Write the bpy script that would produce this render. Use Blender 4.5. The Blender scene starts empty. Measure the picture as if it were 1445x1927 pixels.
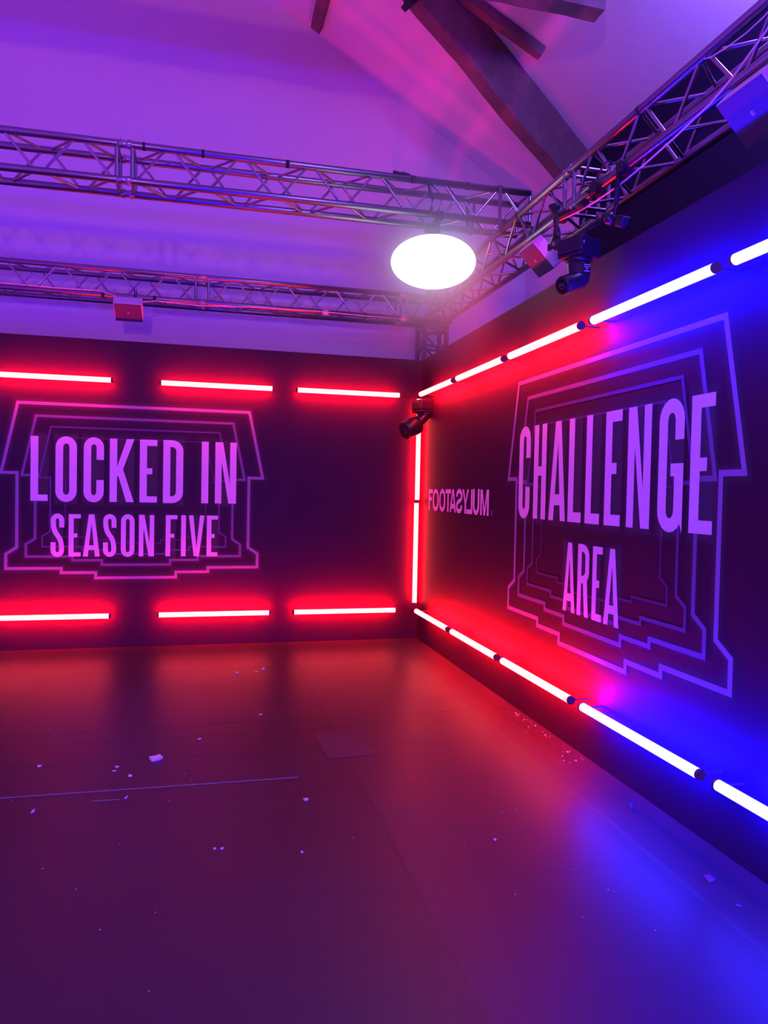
import bpy, bmesh, math, random
from mathutils import Vector, Matrix
random.seed(7)
PI = math.pi
sc = bpy.context.scene
col = sc.collection

# ---------------------------------------------------------------- camera
cam_d = bpy.data.cameras.new('camera')
cam_d.sensor_fit = 'VERTICAL'
cam_d.sensor_height = 36.0
cam_d.lens = 1373.88 / 1927.0 * 36.0
cam_d.clip_start = 0.05
cam = bpy.data.objects.new('camera', cam_d)
col.objects.link(cam)
yaw, pitch, roll = 0.2438, -0.0283, 0.0197
fwd = Vector((math.sin(yaw) * math.cos(pitch), math.cos(yaw) * math.cos(pitch), math.sin(pitch)))
rgt0 = Vector((math.cos(yaw), -math.sin(yaw), 0))
up0 = rgt0.cross(fwd)
rgt = math.cos(roll) * rgt0 + math.sin(roll) * up0
upv = -math.sin(roll) * rgt0 + math.cos(roll) * up0
M = Matrix((rgt, upv, -fwd)).transposed().to_4x4()
M.translation = Vector((-2.1511, -7.1537, 1.5))
cam.matrix_world = M
sc.camera = cam

# ---------------------------------------------------------------- world, exposure, lights of the unseen part of the rig
sc.view_settings.view_transform = 'Standard'
sc.view_settings.look = 'None'
sc.view_settings.gamma = 1.0
sc.view_settings.exposure = 0.0
sc.view_settings.use_curve_mapping = False
sc.cycles.use_denoising = True
sc.cycles.max_bounces = 8
sc.cycles.sample_clamp_indirect = 8.0
w = bpy.data.worlds.new('world')
sc.world = w
w.use_nodes = True
w.node_tree.nodes['Background'].inputs[0].default_value = (0.0, 0.0, 0.0, 1)
w.node_tree.nodes['Background'].inputs[1].default_value = 0.0


def area(name, loc, target, sx, sy, colour, power):
    l = bpy.data.lights.new(name, 'AREA')
    l.shape = 'RECTANGLE'; l.size = sx; l.size_y = sy
    l.color = colour; l.energy = power
    o = bpy.data.objects.new(name, l); col.objects.link(o)
    o.location = loc
    o.rotation_euler = (Vector(target) - Vector(loc)).to_track_quat('-Z', 'Y').to_euler()
    return o


def point(name, loc, r, colour, power):
    l = bpy.data.lights.new(name, 'POINT')
    l.shadow_soft_size = r; l.color = colour; l.energy = power
    o = bpy.data.objects.new(name, l); col.objects.link(o); o.location = loc
    return o


# the tube-lit walls behind and to the left of the photographer
area('blue_strips_rear_wall', (-2.5, -9.6, 2.4), (-2.5, 0, 4.2), 6.0, 0.12, (0.06, 0.0, 1.0), 260)
area('violet_strips_left_wall', (-6.6, -4.5, 2.3), (0.5, -4.0, 4.2), 7.0, 0.12, (0.55, 0.0, 1.0), 32)
area('blue_tubes_right_wall', (-0.1, -7.3, 0.35), (-3, -7.3, 0.4), 3.2, 0.06, (0.0, 0.0, 1.0), 500)
# a warm work light and a second lantern of the room, both outside the frame
point('work_light', (-3.2, -9.0, 3.1), 0.10, (1.0, 0.24, 0.06), 295)
point('second_lantern', (0.75, -3.9, 4.55), 0.2, (0.20, 0.11, 1.0), 180)


# ---------------------------------------------------------------- materials
def mat(name, base, rough=0.5, metal=0.0, spec=0.5, noise=0.0, nscale=8.0, bump=0.0, bscale=40.0):
    m = bpy.data.materials.new(name); m.use_nodes = True
    nt = m.node_tree; b = nt.nodes['Principled BSDF']
    b.inputs['Base Color'].default_value = (*base, 1)
    b.inputs['Roughness'].default_value = rough
    b.inputs['Metallic'].default_value = metal
    b.inputs['Specular IOR Level'].default_value = spec
    tc = nt.nodes.new('ShaderNodeTexCoord')
    if noise:
        n = nt.nodes.new('ShaderNodeTexNoise'); n.inputs['Scale'].default_value = nscale
        n.inputs['Detail'].default_value = 5
        nt.links.new(tc.outputs['Object'], n.inputs['Vector'])
        mx = nt.nodes.new('ShaderNodeMix'); mx.data_type = 'RGBA'
        mx.inputs[6].default_value = (*[c * (1 - noise) for c in base], 1)
        mx.inputs[7].default_value = (*[min(1, c * (1 + noise)) for c in base], 1)
        nt.links.new(n.outputs['Fac'], mx.inputs[0])
        nt.links.new(mx.outputs[2], b.inputs['Base Color'])
    if bump:
        n2 = nt.nodes.new('ShaderNodeTexNoise'); n2.inputs['Scale'].default_value = bscale
        n2.inputs['Detail'].default_value = 4
        nt.links.new(tc.outputs['Object'], n2.inputs['Vector'])
        bp = nt.nodes.new('ShaderNodeBump'); bp.inputs['Strength'].default_value = bump
        bp.inputs['Distance'].default_value = 0.01
        nt.links.new(n2.outputs['Fac'], bp.inputs['Height'])
        nt.links.new(bp.outputs['Normal'], b.inputs['Normal'])
    return m


def emis(name, rgb):
    m = bpy.data.materials.new(name); m.use_nodes = True
    nt = m.node_tree; nt.nodes.clear()
    e = nt.nodes.new('ShaderNodeEmission'); o = nt.nodes.new('ShaderNodeOutputMaterial')
    s = max(rgb)
    e.inputs[0].default_value = (*[c / s for c in rgb], 1); e.inputs[1].default_value = s
    nt.links.new(e.outputs[0], o.inputs[0])
    return m


M_print = mat('printed_wall_navy', (0.024, 0.007, 0.029), 0.55, spec=0.25, noise=0.06, nscale=3.0)
M_plaster = mat('white_plaster', (0.80, 0.78, 0.80), 0.85, spec=0.2, noise=0.03, nscale=2.0, bump=0.15, bscale=60)
M_blackwall = mat('black_wall', (0.010, 0.006, 0.03), 0.8, spec=0.2, noise=0.2)  # near-black surface of the right and rear building walls
M_wood = mat('dark_oak', (0.20, 0.135, 0.125), 0.75, spec=0.25, noise=0.45, nscale=6.0, bump=0.7, bscale=14)
M_alu = mat('truss_aluminium', (0.31, 0.30, 0.34), 0.34, metal=1.0, noise=0.10, nscale=14)
M_brace = mat('brace_aluminium', (0.46, 0.44, 0.49), 0.22, metal=1.0, noise=0.08, nscale=14)
M_steel = mat('coupler_steel', (0.48, 0.46, 0.50), 0.35, metal=1.0, noise=0.1)
M_black = mat('black_tape', (0.012, 0.012, 0.014), 0.6, noise=0.2)
M_blackgloss = mat('black_plastic', (0.02, 0.02, 0.024), 0.32, spec=0.5, noise=0.15)
M_speaker = mat('white_speaker_cabinet', (0.62, 0.60, 0.64), 0.55, noise=0.03)
M_grille_shaded = mat('speaker_grille_shaded', (0.065, 0.07, 0.13), 0.7, noise=0.04, bump=0.3, bscale=400)  # white grille; shade of its downward face is put into this colour
M_emblem = mat('speaker_emblem', (0.9, 0.9, 0.92), 0.3, metal=0.6, noise=0.02)
M_cable = mat('pale_cable', (0.75, 0.73, 0.78), 0.4, noise=0.03)
M_letter = mat('printed_lilac', (0.76, 0.88, 0.92), 0.6, spec=0.2, noise=0.02)
M_paper = mat('pale_paper', (0.86, 0.95, 0.62), 0.8, spec=0.1, noise=0.08)
M_leaf = mat('dry_leaf', (0.16, 0.10, 0.20), 0.7, noise=0.2)
M_patch = mat('worn_grey_tape', (0.050, 0.060, 0.042), 0.44, spec=0.75, noise=0.25, nscale=18)
M_tape = mat('pale_floor_tape', (0.26, 0.28, 0.22), 0.6, noise=0.3, nscale=20)
M_lens = mat('lens_glass', (0.02, 0.01, 0.02), 0.06, spec=0.9, noise=0.02)
M_cap = mat('tube_end_cap', (0.10, 0.09, 0.11), 0.4, noise=0.05)

E_red_b = emis('red_led_to_wall', (290, 0.5, 2.5))
E_red_low = emis('red_led_to_wall_low_row', (580, 0.5, 2.5))
E_red_f = emis('red_led_front', (14, 0.96, 1.0))
E_blue_b = emis('blue_led_to_wall', (0.6, 0.6, 620))
E_blue_f = emis('blue_led_front', (1.0, 1.0, 50))
E_lantern = emis('lantern_skin_white', (2.0, 1.9, 2.3))


def soft_print(name, rgb, alpha):
    """printed soft edge: attribute 'a' fades the ink into the wall print below"""
    m = bpy.data.materials.new(name); m.use_nodes = True
    nt = m.node_tree; nt.nodes.clear()
    o = nt.nodes.new('ShaderNodeOutputMaterial'); mx = nt.nodes.new('ShaderNodeMixShader')
    tr = nt.nodes.new('ShaderNodeBsdfTransparent'); d = nt.nodes.new('ShaderNodeBsdfDiffuse')
    d.inputs[0].default_value = (*rgb, 1)
    at = nt.nodes.new('ShaderNodeAttribute'); at.attribute_name = 'a'
    p2 = nt.nodes.new('ShaderNodeMath'); p2.operation = 'POWER'; p2.inputs[1].default_value = 1.5
    mu = nt.nodes.new('ShaderNodeMath'); mu.operation = 'MULTIPLY'; mu.inputs[1].default_value = alpha
    nt.links.new(at.outputs['Fac'], p2.inputs[0]); nt.links.new(p2.outputs[0], mu.inputs[0])
    nt.links.new(mu.outputs[0], mx.inputs[0]); nt.links.new(tr.outputs[0], mx.inputs[1])
    nt.links.new(d.outputs[0], mx.inputs[2]); nt.links.new(mx.outputs[0], o.inputs[0])
    return m


M_halo = soft_print('printed_soft_edge', (0.13, 0.16, 0.16), 0.60)
M_line = [mat('printed_outline_%s' % n, c, 0.6, spec=0.2, noise=0.04, nscale=4) for n, c in
          (('outer', (0.28, 0.26, 0.42)), ('second', (0.175, 0.15, 0.29)), ('third', (0.11, 0.085, 0.19)), ('inner', (0.095, 0.045, 0.135)))]


# ---------------------------------------------------------------- mesh helpers
class MB:
    def __init__(s):
        s.v = []; s.f = []; s.mi = []; s.sm = []

    def face(s, idx, mi=0, smooth=False):
        s.f.append(idx); s.mi.append(mi); s.sm.append(smooth)

    def box(s, c, size, R=None, mi=0, bev=0.0):
        bm = bmesh.new(); bmesh.ops.create_cube(bm, size=1.0)
        for v in bm.verts: v.co = Vector((v.co.x * size[0], v.co.y * size[1], v.co.z * size[2]))
        if bev: bmesh.ops.bevel(bm, geom=list(bm.edges), offset=bev, segments=3, profile=0.5, affect='EDGES')
        s.addbm(bm, c, R, mi)

    def addbm(s, bm, c=(0, 0, 0), R=None, mi=0, smooth=False):
        off = len(s.v); c = Vector(c); bm.verts.index_update()
        for v in bm.verts:
            co = v.co.copy()
            if R is not None: co = R @ co
            s.v.append(tuple(co + c))
        for f in bm.faces: s.face([off + v.index for v in f.verts], mi, smooth)
        bm.free()

    def tube(s, a, b, r, n=12, r2=None, mi=0, caps=True):
        a = Vector(a); b = Vector(b); d = (b - a).normalized()
        q = d.to_track_quat('Z', 'Y').to_matrix()
        r2 = r if r2 is None else r2; off = len(s.v)
        for k in range(n):
            t = 2 * PI * k / n
            e = q @ Vector((math.cos(t), math.sin(t), 0))
            s.v.append(tuple(a + e * r)); s.v.append(tuple(b + e * r2))
        for k in range(n):
            j = (k + 1) % n
            s.face([off + 2 * k, off + 2 * j, off + 2 * j + 1, off + 2 * k + 1], mi, True)
        if caps:
            s.face([off + 2 * k for k in reversed(range(n))], mi); s.face([off + 2 * k + 1 for k in range(n)], mi)

    def path(s, pts, r, n=8, mi=0):
        pts = [Vector(p) for p in pts]; off = len(s.v)
        for i, p in enumerate(pts):
            d = (pts[min(i + 1, len(pts) - 1)] - pts[max(i - 1, 0)]).normalized()
            q = d.to_track_quat('Z', 'Y').to_matrix()
            for k in range(n):
                t = 2 * PI * k / n
                s.v.append(tuple(p + q @ Vector((math.cos(t) * r, math.sin(t) * r, 0))))
        for i in range(len(pts) - 1):
            for k in range(n):
                j = (k + 1) % n
                s.face([off + i * n + k, off + i * n + j, off + (i + 1) * n + j, off + (i + 1) * n + k], mi, True)
        s.face([off + k for k in reversed(range(n))], mi); s.face([off + (len(pts) - 1) * n + k for k in range(n)], mi)

    def lathe(s, prof, c=(0, 0, 0), R=None, n=32, mi=0):
        """prof: list of (radius, height) about local Z"""
        off = len(s.v); c = Vector(c)
        for r, h in prof:
            for k in range(n):
                t = 2 * PI * k / n
                co = Vector((r * math.cos(t), r * math.sin(t), h))
                if R is not None: co = R @ co
                s.v.append(tuple(co + c))
        m = len(prof)
        for i in range(m - 1):
            for k in range(n):
                j = (k + 1) % n
                s.face([off + i * n + k, off + i * n + j, off + (i + 1) * n + j, off + (i + 1) * n + k], mi, True)
        if prof[0][0] > 1e-5: s.face([off + k for k in reversed(range(n))], mi)
        if prof[-1][0] > 1e-5: s.face([off + (m - 1) * n + k for k in range(n)], mi)

    def build(s, name, mats, parent=None, origin=None):
        if not isinstance(mats, (list, tuple)): mats = [mats]
        me = bpy.data.meshes.new(name)
        o0 = Vector(origin) if origin else Vector((0, 0, 0))
        me.from_pydata([tuple(Vector(v) - o0) for v in s.v], [], s.f)
        for m in mats: me.materials.append(m)
        for i, p in enumerate(me.polygons): p.material_index = s.mi[i]; p.use_smooth = s.sm[i]
        bm = bmesh.new(); bm.from_mesh(me)
        bmesh.ops.recalc_face_normals(bm, faces=bm.faces)
        bm.to_mesh(me); bm.free()
        me.update()
        o = bpy.data.objects.new(name, me); col.objects.link(o)
        if parent is not None:
            o.parent = parent
            o.location = o0 - parent.location if origin else -parent.location
        else:
            o.location = o0
        return o


def empty(name, label, cat, loc, group=None):
    o = bpy.data.objects.new(name, None); o.empty_display_size = 0.1
    col.objects.link(o); o.location = loc
    tag(o, label, cat, group)
    return o


def tag(o, label, cat, group=None):
    o['label'] = label; o['category'] = cat
    if group: o['group'] = group
    return o


def struct(name, mb, m):
    o = mb.build(name, m); o['kind'] = 'structure'; return o


def quadmesh(mb, pts, mi=0):
    off = len(mb.v); mb.v += [tuple(p) for p in pts]; mb.face([off + i for i in range(len(pts))], mi)


# ---------------------------------------------------------------- room shell
FLX0, FLX1, FLY0, FLY1 = -7.4, 1.4, -10.0, 0.65


def floor_material():
    m = bpy.data.materials.new('black_vinyl_floor'); m.use_nodes = True
    nt = m.node_tree; b = nt.nodes['Principled BSDF']
    tc = nt.nodes.new('ShaderNodeTexCoord'); sx = nt.nodes.new('ShaderNodeSeparateXYZ')
    nz = nt.nodes.new('ShaderNodeTexNoise'); nz.inputs['Scale'].default_value = 1.1; nz.inputs['Detail'].default_value = 2
    nt.links.new(tc.outputs['Object'], nz.inputs['Vector'])
    wob = nt.nodes.new('ShaderNodeVectorMath'); wob.operation = 'MULTIPLY_ADD'
    wob.inputs[1].default_value = (0.06, 0.06, 0); nt.links.new(nz.outputs['Color'], wob.inputs[0])
    nt.links.new(tc.outputs['Object'], wob.inputs[2]); nt.links.new(wob.outputs[0], sx.inputs[0])

    def node(op, a, b_=None, c=None):
        n = nt.nodes.new('ShaderNodeMath'); n.operation = op
        for i, v in enumerate((a, b_, c)):
            if v is None: continue
            if isinstance(v, (int, float)): n.inputs[i].default_value = v
            else: nt.links.new(v, n.inputs[i])
        return n.outputs[0]

    total = None; ridge = None
    for axis, pos, wd, st in ((0, -1.315, .009, .6), (0, -0.285, .012, .8), (0, -2.36, .012, .5), (0, -3.4, .012, .5),
                              (1, -0.965, .010, .9), (1, -2.41, .010, .7), (1, -2.62, .02, .5), (1, -2.96, .024, .8),
                              (1, -3.56, .012, .4), (1, -4.5, .010, .3)):
        d = node('ABSOLUTE', node('SUBTRACT', sx.outputs[axis], pos))
        k = node('MULTIPLY', node('SUBTRACT', 1.0, node('SMOOTH_MIN', node('DIVIDE', d, wd), 1.0, 0.3)), st)
        k = node('MAXIMUM', k, 0.0)
        total = k if total is None else node('MAXIMUM', total, k)
        # each sheet edge laps over its neighbour: a small step in height
        stp = nt.nodes.new('ShaderNodeMapRange'); stp.inputs[1].default_value = pos - wd; stp.inputs[2].default_value = pos + wd
        stp.inputs[3].default_value = 0; stp.inputs[4].default_value = st
        nt.links.new(sx.outputs[axis], stp.inputs[0])
        ridge = stp.outputs[0] if ridge is None else node('ADD', ridge, stp.outputs[0])
    big = nt.nodes.new('ShaderNodeTexNoise'); big.inputs['Scale'].default_value = 1.6; big.inputs['Detail'].default_value = 6
    nt.links.new(tc.outputs['Object'], big.inputs['Vector'])
    fine = nt.nodes.new('ShaderNodeTexNoise'); fine.inputs['Scale'].default_value = 90; fine.inputs['Detail'].default_value = 3
    nt.links.new(tc.outputs['Object'], fine.inputs['Vector'])
    cr = nt.nodes.new('ShaderNodeMix'); cr.data_type = 'RGBA'
    cr.inputs[6].default_value = (0.026, 0.024, 0.019, 1); cr.inputs[7].default_value = (0.036, 0.033, 0.027, 1)
    nt.links.new(big.outputs['Fac'], cr.inputs[0])
    dk = nt.nodes.new('ShaderNodeMix'); dk.data_type = 'RGBA'; dk.inputs[7].default_value = (0.02, 0.017, 0.016, 1)
    nt.links.new(node('MULTIPLY', total, 0.48), dk.inputs[0]); nt.links.new(cr.outputs[2], dk.inputs[6])
    # sheets differ a little in tone
    t1 = node('GREATER_THAN', sx.outputs[0], -1.315); t2 = node('GREATER_THAN', sx.outputs[1], -2.41)
    t3 = node('GREATER_THAN', sx.outputs[0], -0.285); t4 = node('GREATER_THAN', sx.outputs[1], -0.965)
    tone = node('ADD', node('MULTIPLY_ADD', t1, 0.26, 0.84), node('ADD', node('MULTIPLY', t2, 0.10), node('ADD', node('MULTIPLY', t3, 0.16), node('MULTIPLY', t4, 0.18))))
    tm = nt.nodes.new('ShaderNodeVectorMath'); tm.operation = 'SCALE'
    nt.links.new(dk.outputs[2], tm.inputs[0]); nt.links.new(tone, tm.inputs['Scale'])
    nt.links.new(tm.outputs[0], b.inputs['Base Color'])
    nt.links.new(node('MULTIPLY_ADD', big.outputs['Fac'], 0.10, 0.36), b.inputs['Roughness'])
    b.inputs['Specular IOR Level'].default_value = 0.85
    bp = nt.nodes.new('ShaderNodeBump'); bp.inputs['Strength'].default_value = 0.32; bp.inputs['Distance'].default_value = 0.005
    hgt = node('ADD', node('MULTIPLY', fine.outputs['Fac'], 0.12), ridge)
    nt.links.new(hgt, bp.inputs['Height']); nt.links.new(bp.outputs['Normal'], b.inputs['Normal'])
    return m


mb = MB(); mb.box(((FLX0 + FLX1) / 2, (FLY0 + FLY1) / 2, -0.05), (FLX1 - FLX0 + .4, FLY1 - FLY0 + .4, 0.10))
struct('floor', mb, floor_material())

# printed set walls (the black and navy flats that carry the tubes)
H = 2.838
mb = MB(); mb.box((-3.49, 0.01, H / 2), (7.02, 0.02, H)); struct('wall_back', mb, M_print)
mb = MB(); mb.box((0.01, -4.75, H / 2), (0.02, 9.5, H)); struct('wall_right', mb, M_print)

# building behind: gable, right wall (plaster then black), unseen left and rear walls, sloping ceiling
RS, EZ, RX = 0.62, 4.79, 1.4
RIDGEX = -3.0; RIDGEZ = EZ + RS * (RX - RIDGEX)
mb = MB()
pts = [(FLX0, 0), (RX, 0), (RX, EZ), (RIDGEX, RIDGEZ), (FLX0, EZ)]
A = [(x, 0.65, z) for x, z in pts]; B = [(x, 0.75, z) for x, z in pts]
quadmesh(mb, A); quadmesh(mb, list(reversed(B)))
for i in range(5):
    j = (i + 1) % 5; quadmesh(mb, [A[i], B[i], B[j], A[j]])
struct('wall_gable', mb, M_plaster)
mb = MB(); mb.box((RX + .05, 0.0875, EZ / 2), (0.10, 1.325, EZ)); struct('wall_right_plaster', mb, M_plaster)
mb = MB(); mb.box((RX + .05, -5.3, EZ / 2), (0.10, 9.45, EZ)); struct('wall_right_black', mb, M_blackwall)
mb = MB(); mb.box((FLX0 - .05, -4.6, EZ / 2), (0.10, 10.9, EZ)); struct('wall_left', mb, M_plaster)
mb = MB(); mb.box(((FLX0 + RX) / 2, -10.05, 3.8), (RX - FLX0, 0.10, 7.6)); struct('wall_rear', mb, M_blackwall)
mb = MB()
for xa, xb in ((RX + .1, RIDGEX), (FLX0 - .1, RIDGEX)):
    za = EZ - RS * .1
    P = [(xa, -10.1, za), (xa, 0.75, za), (xb, 0.75, RIDGEZ), (xb, -10.1, RIDGEZ)]
    Q = [(x, y, z + .1) for x, y, z in P]
    quadmesh(mb, P); quadmesh(mb, Q)
    for i in range(4):
        j = (i + 1) % 4; quadmesh(mb, [P[i], Q[i], Q[j], P[j]])
struct('ceiling', mb, M_plaster)


# ---------------------------------------------------------------- roof timbers
def beam(name, a, b, wid, dep, label, side=Vector((0, 1, 0)), seed=0, cut=None):
    """timber of hand-hewn section from a to b (centre of its top face), wid along side, dep downwards"""
    rnd = random.Random(seed)
    a = Vector(a); b = Vector(b); d = (b - a); L = d.length; d.normalize()
    side = (side - d * side.dot(d)).normalized(); dn = side.cross(d)
    if dn.z > 0: dn = -dn
    n = max(6, int(L / .12)); m = MB(); ring = 8
    prof = [(-.5, 0.04), (-.46, 0), (.46, 0), (.5, 0.04), (.5, .95), (.45, 1), (-.45, 1), (-.5, .95)]
    for i in range(n + 1):
        p = a + d * (L * i / n)
        wv = .008 * math.sin(i * .7 + seed) + rnd.uniform(-.006, .006)
        for (u, v) in prof:
            m.v.append(tuple(p + side * (u * wid + rnd.uniform(-.004, .004)) + dn * (v * dep + (wv if v > .5 else 0))))
    for i in range(n):
        for k in range(ring):
            j = (k + 1) % ring
            m.face([i * ring + k, i * ring + j, (i + 1) * ring + j, (i + 1) * ring + k])
    m.face(list(range(ring))); m.face([n * ring + k for k in reversed(range(ring))])
    o = m.build(name, M_wood, origin=a)
    return tag(o, label, 'beam')


def ceil_z(x): return EZ + RS * (RX - x)


nc = Vector((RS, 0, 1)).normalized()
rd = Vector((-0.818, -0.271, 0.507)).normalized()
rs_ = nc.cross(rd); rs_ = rs_ if rs_.y > 0 else -rs_
r0 = Vector((1.338, -0.756, 4.828)) + rs_ * .09 + nc * .012
raf = beam('roof_rafter', r0 - rd * .055, r0 + rd * 4.2, 0.18, 0.375,
           'broad dark oak rafter running diagonally down the ceiling to the right truss', side=rs_, seed=3)
ps_ = Vector((.85, 0, -.527))
beam('roof_purlin', (-1.0425, 0.494, 6.315), (-1.0425, -5.5, 6.315), 0.105, 0.095,
     'short dark oak timber end at the top edge, left of the broad rafter', side=ps_, seed=5)
beam('collar_beam', (0.575, -2.322, 5.30), (-4.5, -2.322, 5.30), 0.16, 0.352,
     'horizontal dark oak beam at the top edge, its cut end pointing right', seed=8)
b0, b1 = Vector((0.617, -1.381, 5.276)), Vector((0.079, -1.316, 5.609))
bd = (b1 - b0).normalized(); bs_ = nc.cross(bd); bs_ = bs_ if bs_.y > 0 else -bs_
beam('roof_brace', b0 + bs_ * .045 + nc * .01, b0 + bd * 2.4 + bs_ * .045 + nc * .01, 0.09, 0.095,
     'thin dark timber under the horizontal beam, right of the broad rafter', side=bs_, seed=11)
# iron strap round the rafter
R_ = Matrix((rd, rs_, nc)).transposed()
c0 = r0 + rd * 2.02 - nc * .012
mb = MB()
mb.box(c0 - rs_ * .096 - nc * .19, (.05, .012, .42), R_)
mb.box(c0 + rs_ * .096 - nc * .19, (.05, .012, .42), R_)
mb.box(c0 - nc * .398, (.05, .204, .014), R_)
mb.box(c0 - nc * .415 - rs_ * .07, (.035, .035, .03), R_)
mb.build('iron_strap', M_black, raf)


# ---------------------------------------------------------------- truss
CC, RC, RB = 0.24, 0.025, 0.0095


def make_truss(name, label, along, base, zb, sections, tapes, tilt=0.0, rings=()):
    """along 'x' or 'y'; base = coordinate of the chord line nearest the camera; sections = [(s0, s1, cells)]"""
    def P(s, t, h):
        zz = zb + tilt * s + h * CC
        return Vector((s, base + t * CC, zz)) if along == 'x' else Vector((base + t * CC, s, zz))
    s_all = [s for q in sections for s in q[:2]]
    lo, hi = min(s_all), max(s_all)
    root = empty(name, label, 'truss', P(lo, 0, 0))
    for t, h in ((0, 1), (0, 0), (1, 1), (1, 0)):
        m = MB(); m.tube(P(lo, t, h), P(hi, t, h), RC, 20); m.build('chord', M_alu, root)
    for (s0, s1, nc) in sections:
        pitch = (s1 - s0) / nc
        g = 0.022 if s1 > s0 else -0.022
        for k in range(nc):
            sa = s0 + k * pitch; sm = sa + pitch / 2; sb = sa + pitch
            for (ta, ha, tb, hb) in ((0, 0, 0, 1), (1, 1, 1, 0), (1, 1, 0, 1), (0, 0, 1, 0)):
                for s_st, sg in ((sa, 1), (sb, -1)):
                    m = MB(); a = P(s_st + sg * g, ta, ha); b = P(sm - sg * g, tb, hb)
                    m.tube(a, b, RB, 10, caps=False); m.build('brace', M_brace, root)
        for s in (s0, s1):
            for (a, b) in (((0, 0), (0, 1)), ((1, 0), (1, 1)), ((0, 0), (1, 0)), ((0, 1), (1, 1))):
                m = MB(); m.tube(P(s, *a), P(s, *b), .0125, 10, caps=False); m.build('end_strut', M_alu, root)
    ends = sorted(s_all)
    for i in range(1, len(ends) - 1, 2):
        if abs(ends[i + 1] - ends[i]) > .3: continue
        c = (ends[i] + ends[i + 1]) / 2
        for t, h in ((0, 1), (0, 0), (1, 1), (1, 0)):
            m = MB(); m.tube(P(c - .048, t, h), P(c + .048, t, h), .0262, 20)
            m.tube(P(c - .05, t, h), P(c - .044, t, h), .0275, 20); m.tube(P(c + .044, t, h), P(c + .05, t, h), .0275, 20)
            o = m.build('coupler', M_steel, root)
            m = MB()
            for e in (-.026, .026):
                q = P(c + e, t, h); m.tube(q - Vector((0, 0, .034)), q + Vector((0, 0, .030)), .0042, 8)
                m.tube(q + Vector((0, 0, .026)), q + Vector((0, 0, .033)), .007, 6)
            m.build('pin', M_steel, o)
            o.children[0].location = (0, 0, 0)
            o.children[0].location = -root.location - o.location
    for s, t, h, wd in tapes:
        m = MB(); m.tube(P(s - wd / 2, t, h), P(s + wd / 2, t, h), RC + .0022, 20); m.build('tape_band', M_black, root)
    return root, P


nearT, Pn = make_truss('box_truss', 'aluminium box truss nearest the camera, crossing the upper left above the white lantern', 'x', -1.885, 3.575,
                       [(-5.62, -2.74, 6), (-2.64, 0.27, 6)],
                       [(-2.565, 0, 1, .016), (-2.177, 0, 1, .018), (-1.595, 0, 1, .022), (-0.669, 0, 1, .034), (-0.24, 0, 1, .03)], tilt=0.005)
farT, Pf = make_truss('box_truss', 'aluminium box truss along the top of the back wall, behind the small white speaker', 'x', 0.12, 3.275,
                      [(-5.12, -2.24, 6), (-2.12, -0.2, 4), (-0.14, 0.34, 1)],
                      [(-3.071, 0, 0, .025), (-2.613, 0, 0, .025), (-0.579, 0, 0, .03)])
rightT, Pr = make_truss('box_truss', 'aluminium box truss above the right wall, running from the far corner to the upper right', 'y', 0.05, 3.282,
                        [(-5.88, -3.0, 6), (-2.88, 0.0, 6)], [(-3.70, 0, 1, .022), (-2.18, 0, 1, .016)])
# pale clamp on the far truss
for s in (-0.986, -0.172):
    m = MB(); m.tube(Pf(s - .03, 0, 0), Pf(s + .03, 0, 0), RC + .004, 16); m.build('sleeve', M_speaker, farT)
# corner leg
leg = empty('truss_tower', 'upright aluminium truss leg showing above the corner of the two walls', 'truss', (0.05, 0.12, 0))
for x in (0.05, 0.29):
    for y in (0.12, 0.36):
        m = MB(); m.tube((x, y, 0.0), (x, y, 3.25), RC, 18); m.build('chord', M_alu, leg)
zc = .25
while zc < 3.2:
    for (a, b) in (((.05, .12), (.29, .12)), ((.05, .36), (.29, .36)), ((.05, .12), (.05, .36)), ((.29, .12), (.29, .36))):
        m = MB(); m.tube((*a, zc), (*b, min(zc + .24, 3.23)), RB, 8, caps=False); m.build('brace', M_brace, leg)
        if 2.3 < zc < 2.75:
            m = MB(); m.tube((*b, zc + .24), (*a, zc + .48), RB, 8, caps=False); m.build('brace', M_brace, leg)
    zc += .48
for z in (3.02, 3.2):
    for (a, b) in (((.05, .12), (.29, .12)), ((.05, .36), (.29, .36)), ((.05, .12), (.05, .36)), ((.29, .12), (.29, .36))):
        m = MB(); m.tube((*a, z), (*b, z), .0125, 8, caps=False); m.build('end_strut', M_alu, leg)


# black straps tying the near truss to the right one
def ribbon(m, pts, wv, th=.003):
    pts = [Vector(p) for p in pts]; wv = Vector(wv)
    for a, b in zip(pts[:-1], pts[1:]):
        d = (b - a).normalized(); n = d.cross(wv).normalized() * th / 2; h = wv / 2
        c8 = [a - h - n, a + h - n, a + h + n, a - h + n, b - h - n, b + h - n, b + h + n, b - h + n]
        off = len(m.v); m.v += [tuple(c) for c in c8]
        for f in ((0, 1, 2, 3), (7, 6, 5, 4), (0, 4, 5, 1), (1, 5, 6, 2), (2, 6, 7, 3), (3, 7, 4, 0)): m.face([off + i for i in f])


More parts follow.
